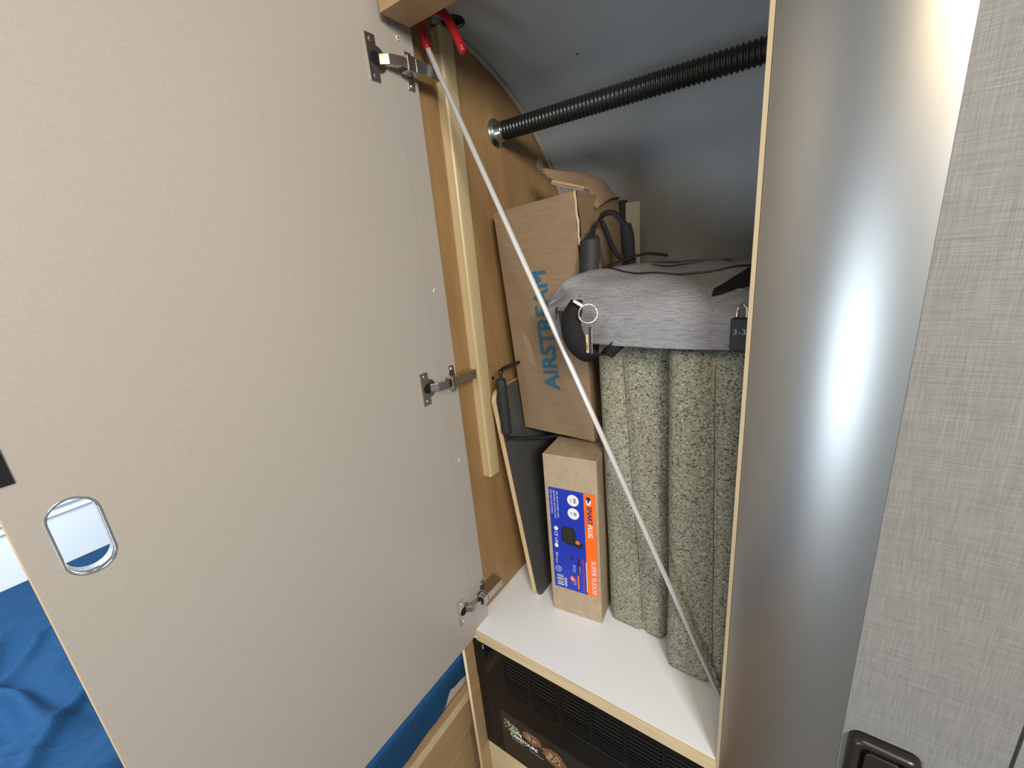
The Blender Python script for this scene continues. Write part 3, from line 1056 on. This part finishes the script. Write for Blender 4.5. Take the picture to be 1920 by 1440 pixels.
def bag_ring(t):
    """cross-section in y,z at station t along x"""
    x = 0.156 + (0.4965 - 0.156) * t
    op = min(1, t / 0.22)
    op = math.sin(op * PI / 2)
    y0 = 0.126 - 0.028 * op
    y1 = 0.158 + 0.036 * op + 0.295 * min(1, max(0, (x - 0.205) / 0.10)) ** 0.8
    zb = 0.700 - 0.033 * op + 0.002 * math.sin(8 * t)
    zf = 0.728 + 0.006 * math.sin(5 * t)
    ztop = 0.738 + 0.052 * op - 0.008 * t
    pts = []
    key = [(y0 + 0.012, zb), (y0 + 0.001, zb + 0.012), (y0, (zb + zf) / 2), (y0 + 0.004, zf), (y0 + 0.030, zf + (ztop - zf) * 0.42), (y0 + (y1 - y0) * 0.35, ztop - 0.004),
           (y0 + (y1 - y0) * 0.62, ztop), (y1 - 0.02, ztop - 0.01), (y1, (zb + ztop) / 2), (y1 - 0.01, zb + 0.004), (y0 + (y1 - y0) * 0.5, zb)]
    loop = [Vector((x, a, c)) for a, c in key]
    P_ = loop + loop[:3]
    out = []
    n = len(loop)
    seg = 5
    for i in range(n):
        a, b_, c, d = loop[i - 1], loop[i], loop[(i + 1) % n], loop[(i + 2) % n]
        for k in range(seg):
            s = k / seg
            p = 0.5 * (2 * b_ + (c - a) * s + (2 * a - 5 * b_ + 4 * c - d) * s * s + (3 * b_ - a - 3 * c + d) * s ** 3)
            wv = noise.noise(Vector((p.x * 11, p.y * 16, p.z * 24))) * 0.007
            cr = noise.noise(Vector((p.x * 26 + p.z * 34, p.y * 40, p.z * 18 + 4))) * 0.0028
            q = p + Vector((0, -(wv + cr), (wv + cr) * 0.7))
            q.z = max(q.z, 0.6625)
            out.append(q)
    return out


rings = [[b.verts.new(p) for p in bag_ring(i / NX)] for i in range(NX + 1)]
for A, B in zip(rings, rings[1:]):
    k = len(A)
    for i in range(k): b.faces.new((A[i], A[(i + 1) % k], B[(i + 1) % k], B[i]))
b.faces.new(rings[0][::-1])
b.faces.new(rings[-1])
bagbody = obj('bag_body', b, M['heather'], bag, smooth=True)


from mathutils.bvhtree import BVHTree
off = wloc(bagbody)
BV = BVHTree.FromPolygons([v.co + off for v in bagbody.data.vertices], [p.vertices[:] for p in bagbody.data.polygons])


def down(x, y, lift=0.001):
    h_ = BV.ray_cast(Vector((x, y, 1.0)), Vector((0, 0, -1)))
    return h_[0] + h_[1] * lift if h_[0] is not None else Vector((x, y, 0.78))


def fwd(x, z, lift=0.001):
    h_ = BV.ray_cast(Vector((x, -0.1, z)), Vector((0, 1, 0)))
    return h_[0] + h_[1] * lift if h_[0] is not None else Vector((x, 0.12, z))


# zip along the upper front, black corner patch
b = nb()
zp = [down(0.235 + 0.26 * i / 24, 0.215 - 0.03 * math.sin(PI * i / 24), 0.0015) for i in range(25)]
tube(b, zp, 0.0016, 6)
obj('zip', b, M['black_plastic'], bag, smooth=True)
b = nb()
NP = 14
g = []
for i in range(NP + 1):
    row = []
    for j in range(NP + 1):
        s, t = i / NP, j / NP
        x = 0.440 + 0.055 * s
        ya = 0.116 + 0.035 * s
        yb = 0.135 + 0.10 * s
        row.append(b.verts.new(down(x, ya + (yb - ya) * t, 0.0016)))
    g.append(row)
for i in range(NP):
    for j in range(NP):
        b.faces.new((g[i][j], g[i + 1][j], g[i + 1][j + 1], g[i][j + 1]))
obj('corner_patch', b, M['black_web'], bag, smooth=True)
b = nb()
tube(b, [fwd(0.232 + 0.25 * i / 30, 0.748 - 0.004 * math.sin(i * 0.4) - 0.003 * i / 30, 0.0002) for i in range(31)], 0.0013, 6)
obj('front_seam', b, M['heather'], bag, smooth=True)
# printed strokes on the top
b = nb()
for (xa, ya, xb, yb) in ((0.30, 0.30, 0.40, 0.285), (0.31, 0.265, 0.40, 0.25), (0.42, 0.33, 0.445, 0.25)):
    pts = [down(xa + (xb - xa) * i / 10, ya + (yb - ya) * i / 10 - 0.01 * math.sin(PI * i / 10), 0.0006) for i in range(11)]
    ribbon(b, pts, [0.002 + 0.010 * math.sin(PI * i / 10) for i in range(11)], 0.0005, (0, 1, 0.1))
obj('printed_strokes', b, M['print_black'], bag, smooth=True)
# combination lock hanging at the right end
b = nb()
box(b, 0.4715, 0.4955, 0.080, 0.092, 0.672, 0.716)
lk = obj('combination_lock', b, M['black_soft'], bag, bevel=0.0025)
b = join(text_bm('3-3', 1, TXM(0.4755, 0.6945, 0.0795), fit=(0.0150, 0.0075)), nb())
obj('digits', b, mat('lock_digits', (0.25, 0.25, 0.27), 0.4), lk)
b = nb()
tube(b, smooth_path([(0.478, 0.086, 0.716), (0.479, 0.087, 0.728), (0.484, 0.092, 0.733), (0.489, 0.090, 0.728), (0.490, 0.086, 0.716)], 5), 0.0022, 8)
obj('shackle', b, M['nickel'], lk, smooth=True)
# webbing loop at the left front, with split ring and tag
b = nb()
sp = smooth_path([(0.250, 0.070, 0.747), (0.249, 0.062, 0.735), (0.244, 0.057, 0.715), (0.247, 0.057, 0.692), (0.258, 0.060, 0.670), (0.274, 0.068, 0.657), (0.292, 0.085, 0.658), (0.304, 0.100, 0.668), (0.31, 0.112, 0.676)], 6)
n = len(sp)
wd = [0.020 + 0.016 * math.sin(PI * min(1, i / n * 1.25)) for i in range(n)]
ribbon(b, sp, wd, 0.0025, [Vector((1, 0.10 + 0.35 * max(0, i / n - .4), 0.1)).lerp(Vector((0.45, 0.9, 0.3)), max(0, (i / n - 0.55)) / 0.45) for i in range(n)])
obj('webbing_loop', b, M['black_web'], bag, smooth=True)
b = nb()
ribbon(b, smooth_path([(0.256, 0.060, 0.722), (0.228, 0.062, 0.722), (0.206, 0.080, 0.722), (0.193, 0.106, 0.724)], 5), 0.016, 0.003, (0, 0.1, 1))
obj('buckle_tab', b, M['black_plastic'], bag, smooth=True)
b = nb()
ring(b, (0.275, 0.0565, 0.727), 0.0145, 0.0012, (0.55, -0.8, 0.15), 32, 8)
obj('split_ring', b, M['chrome'], bag, smooth=True)
b = nb()
tube(b, [(0.252, 0.055, 0.7475), (0.266, 0.055, 0.7395)], 0.0026, 10)
obj('pin', b, M['print_white'], bag, smooth=True)
b = nb()
box(b, 0.2745, 0.2790, 0.0560, 0.0585, 0.662, 0.706)
tg = obj('luggage_tag', b, M['black_soft'], bag, bevel=0.0005)
obj('tag_edge', box(nb(), 0.2792, 0.2802, 0.0565, 0.0580, 0.664, 0.704), M['chrome'], tg)
obj('tag_insert', box(nb(), 0.2690, 0.2742, 0.0575, 0.0585, 0.664, 0.694), M['flute'], tg)
b = join(text_bm('ogo', 1, Matrix(((0, -1, 0, 0.2732), (0, 0, -1, 0.0572), (1, 0, 0, 0.668), (0, 0, 0, 1))), fit=(0.012, 0.0040)), nb())
obj('tag_lettering', b, M['print_black'], tg)
# shoulder strap bunched up beside the box
b = nb()
ribbon(b, smooth_path([(0.214, 0.205, 0.845), (0.216, 0.203, 0.838), (0.217, 0.200, 0.815), (0.216, 0.196, 0.795), (0.217, 0.194, 0.783), (0.218, 0.193, 0.778)], 5), [0.012, 0.024, 0.030, 0.034, 0.036, 0.036] + [0.036] * 15 + [0.034] * 5, 0.003, (1, 0.35, 0))
obj('strap_pad', b, M['black_soft'], bag, smooth=True)
b = nb()
ribbon(b, smooth_path([(0.213, 0.207, 0.838), (0.218, 0.22, 0.862), (0.224, 0.245, 0.882), (0.236, 0.262, 0.886), (0.247, 0.265, 0.878), (0.262, 0.262, 0.862)], 6), 0.010, 0.0025, (0.3, 0.6, 0.7))
ribbon(b, smooth_path([(0.221, 0.245, 0.874), (0.230, 0.25, 0.850), (0.238, 0.255, 0.825), (0.250, 0.26, 0.805), (0.266, 0.265, 0.800)], 6), 0.010, 0.0025, (1, 0.3, 0.2))
ribbon(b, smooth_path([(0.262, 0.262, 0.862), (0.268, 0.262, 0.84), (0.270, 0.262, 0.81), (0.272, 0.262, 0.79)], 6), 0.020, 0.003, (1, 0.4, 0.0))
ribbon(b, smooth_path([(0.235, 0.235, 0.790), (0.27, 0.25, 0.800), (0.30, 0.27, 0.806), (0.335, 0.28, 0.800)], 6), 0.008, 0.0025, (0, 1, 0.3))
obj('shoulder_strap', b, M['black_web'], bag, smooth=True)

# beige panel standing behind the box
pn = thing('beige_panel', 'narrow beige panel with black slab beside it, upright behind the cardboard box', 'panel', (0.205, 0.50, 0.0))
b = nb()
box(b, 0.192, 0.226, 0.455, 0.464, 0.001, 0.918)
obj('panel_body', b, M['beige_panel'], pn, bevel=0.002)
b = nb()
box(b, 0.1700, 0.1918, 0.4535, 0.470, 0.001, 0.925)  # black slab filling the gap left of the panel
obj('black_slab', b, M['black_soft'], pn)

# long rod with red coated hook, leaning across the wardrobe
rp = thing('hooked_rod', 'long thin silver rod with red coated hook, leaning diagonally across the wardrobe opening', 'rod', (0.487, 0.1105, 0.0))
A_, B_ = Vector((0.4875, 0.1105, 0.003)), Vector((0.002, 0.060, 1.172))
b = nb()
tube(b, [A_, B_], 0.0046, 14)
obj('shaft', b, M['rod'], rp, smooth=True)
b = nb()
tube(b, smooth_path([B_.lerp(A_, 0.012), (0.000, 0.060, 1.182), (0.003, 0.060, 1.196), (0.018, 0.0605, 1.206), (0.038, 0.061, 1.202), (0.055, 0.0615, 1.184), (0.067, 0.062, 1.160), (0.077, 0.0625, 1.137)], 7), 0.0066, 14)
bmesh.ops.create_uvsphere(b, u_segments=12, v_segments=8, radius=0.0066, matrix=Matrix.Translation((0.077, 0.0625, 1.137)))
obj('hook', b, M['red'], rp, smooth=True, label='red vinyl coated hook')

# ------------------------------------------------------------------ bed beyond the door
bed = thing('bed', 'low bed with maple side board under a crumpled blue spread, left of the wardrobe', 'bed', (-0.9, -0.4, -1.05))
bb = obj('side_board', box(nb(), -0.096, -0.076, -1.6, 0.30, -0.345, -0.239), M['wood_dark'], bed, bevel=0.001)
obj('top_edge', box(nb(), -0.0762, -0.0745, -1.6, 0.30, -0.262, -0.2392), M['edge'], bb)
obj('drawer_front', box(nb(), -0.094, -0.075, -1.6, -0.012, -1.05, -0.3475), M['wood_dark'], bed, bevel=0.0012)
obj('bed_base', box(nb(), -1.745, -0.097, -1.6, 0.30, -1.05, -0.262), M['wood_dark'], bed)
obj('mattress', box(nb(), -1.74, -0.100, -1.6, 0.30, -0.260, -0.168), M['mattress'], bed, bevel=0.015)

hem = [(-1.6, -0.25), (-0.30, -0.249), (-0.163, -0.243), (-0.105, -0.236), (-0.07, -0.226), (-0.037, -0.203), (-0.018, -0.212), (0.012, -0.214), (0.30, -0.22)]


def hemz(y):
    for (a, za), (c, zc) in zip(hem, hem[1:]):
        if a <= y <= c:
            t = (y - a) / (c - a)
            t = t * t * (3 - 2 * t)
            return za + (zc - za) * t
    return hem[0][1]


b = nb()
nx, ny = 230, 230
rows = []
for j in range(ny + 1):
    y = -1.55 + 1.80 * j / ny
    row = []
    for i in range(nx + 1):
        s = i / nx
        if s < 0.93:
            x = -1.735 + (1.735 - 0.108) * (s / 0.93)
            wr = 0
            for ang_, sc, am in ((0.5, 4.2, 0.050), (-0.7, 6.5, 0.026), (1.1, 11.0, 0.012)):
                u_, v_ = x * math.cos(ang_) + y * math.sin(ang_), -x * math.sin(ang_) + y * math.cos(ang_)
                wx = noise.noise(Vector((x * 2.5, y * 2.5, sc))) * 0.18
                nz = noise.noise(Vector(((u_ + wx) * sc * 0.45, (v_ + wx) * sc, sc * 3)))
                wr += am * 0.8 * math.exp(-(nz / 0.17) ** 2) + am * 0.25 * nz
            z = -0.160 + wr * min(1, max(0, (x + 1.70) / 0.45))
            edge = max(0, (s - 0.86) / 0.07)
            z = z * (1 - edge) + (-0.163) * edge
            row.append(b.verts.new((x, y, z)))
        else:
            t = (s - 0.93) / 0.07
            hz = hemz(y)
            fold = 0.010 * noise.noise(Vector((y * 16 + 3, 2, t * 0.5)))
            a = min(1, t * 2.2)
            x = -0.108 + 0.0125 * math.sin(a * PI / 2) + fold * t + (0.004 * t)
            z = -0.163 + (hz + 0.163) * max(0, (t - 0.12) / 0.88) if t > 0.12 else -0.163 - 0.0
            row.append(b.verts.new((x, y, z)))
    rows.append(row)
for A, B in zip(rows, rows[1:]):
    for i in range(nx): b.faces.new((A[i], A[i + 1], B[i + 1], B[i]))
sp_ = obj('bedspread', b, M['denim'], None, smooth=True)
setp(sp_, 'crumpled blue bedspread spread over the bed beyond the open door', 'bedspread')

# ------------------------------------------------------------------ latch on the linen wall
lt = thing('door_latch', 'black rounded latch housing on the grey linen wall', 'latch', (0.674, -0.05, 0.10))


def rrect(x0, x1, z0, z1, r, y, n=8):
    o = []
    for cx_, cz_, a0 in ((x1 - r, z0 + r, -PI / 2), (x1 - r, z1 - r, 0), (x0 + r, z1 - r, PI / 2), (x0 + r, z0 + r, PI)):
        for i in range(n + 1):
            a = a0 + PI / 2 * i / n
            o.append(Vector((cx_ + r * math.cos(a), y, cz_ + r * math.sin(a))))
    return o


b = nb()
LX0, LX1, LZ0, LZ1 = 0.642, 0.706, 0.10, 0.2515
secs = [rrect(LX0, LX1, LZ0, LZ1, 0.012, -0.05), rrect(LX0 + .0005, LX1 - .0005, LZ0, LZ1 - .0005, 0.012, -0.058), rrect(LX0 + .003, LX1 - .003, LZ0 + .003, LZ1 - .003, 0.011, -0.0625),
        rrect(LX0 + .007, LX1 - .007, LZ0 + .007, LZ1 - .007, 0.009, -0.0635), rrect(LX0 + .011, LX1 - .011, LZ0 + .011, LZ1 - .011, 0.008, -0.061), rrect(LX0 + .013, LX1 - .013, LZ0 + .013, LZ1 - .013, 0.007, -0.053)]
L_ = [[b.verts.new(p) for p in s] for s in secs]
for A, B in zip(L_, L_[1:]):
    k = len(A)
    for i in range(k): b.faces.new((A[i], A[(i + 1) % k], B[(i + 1) % k], B[i]))
b.faces.new(L_[0])
b.faces.new(L_[-1][::-1])
obj('housing', b, M['bronze'], lt, smooth=True)
b = nb()
prism(b, rrect(LX0 + .016, LX1 - .016, LZ0 + .02, LZ1 - .020, 0.006, -0.0585), (0, 0.006, 0))
obj('paddle', b, M['bronze'], lt, bevel=0.0015)
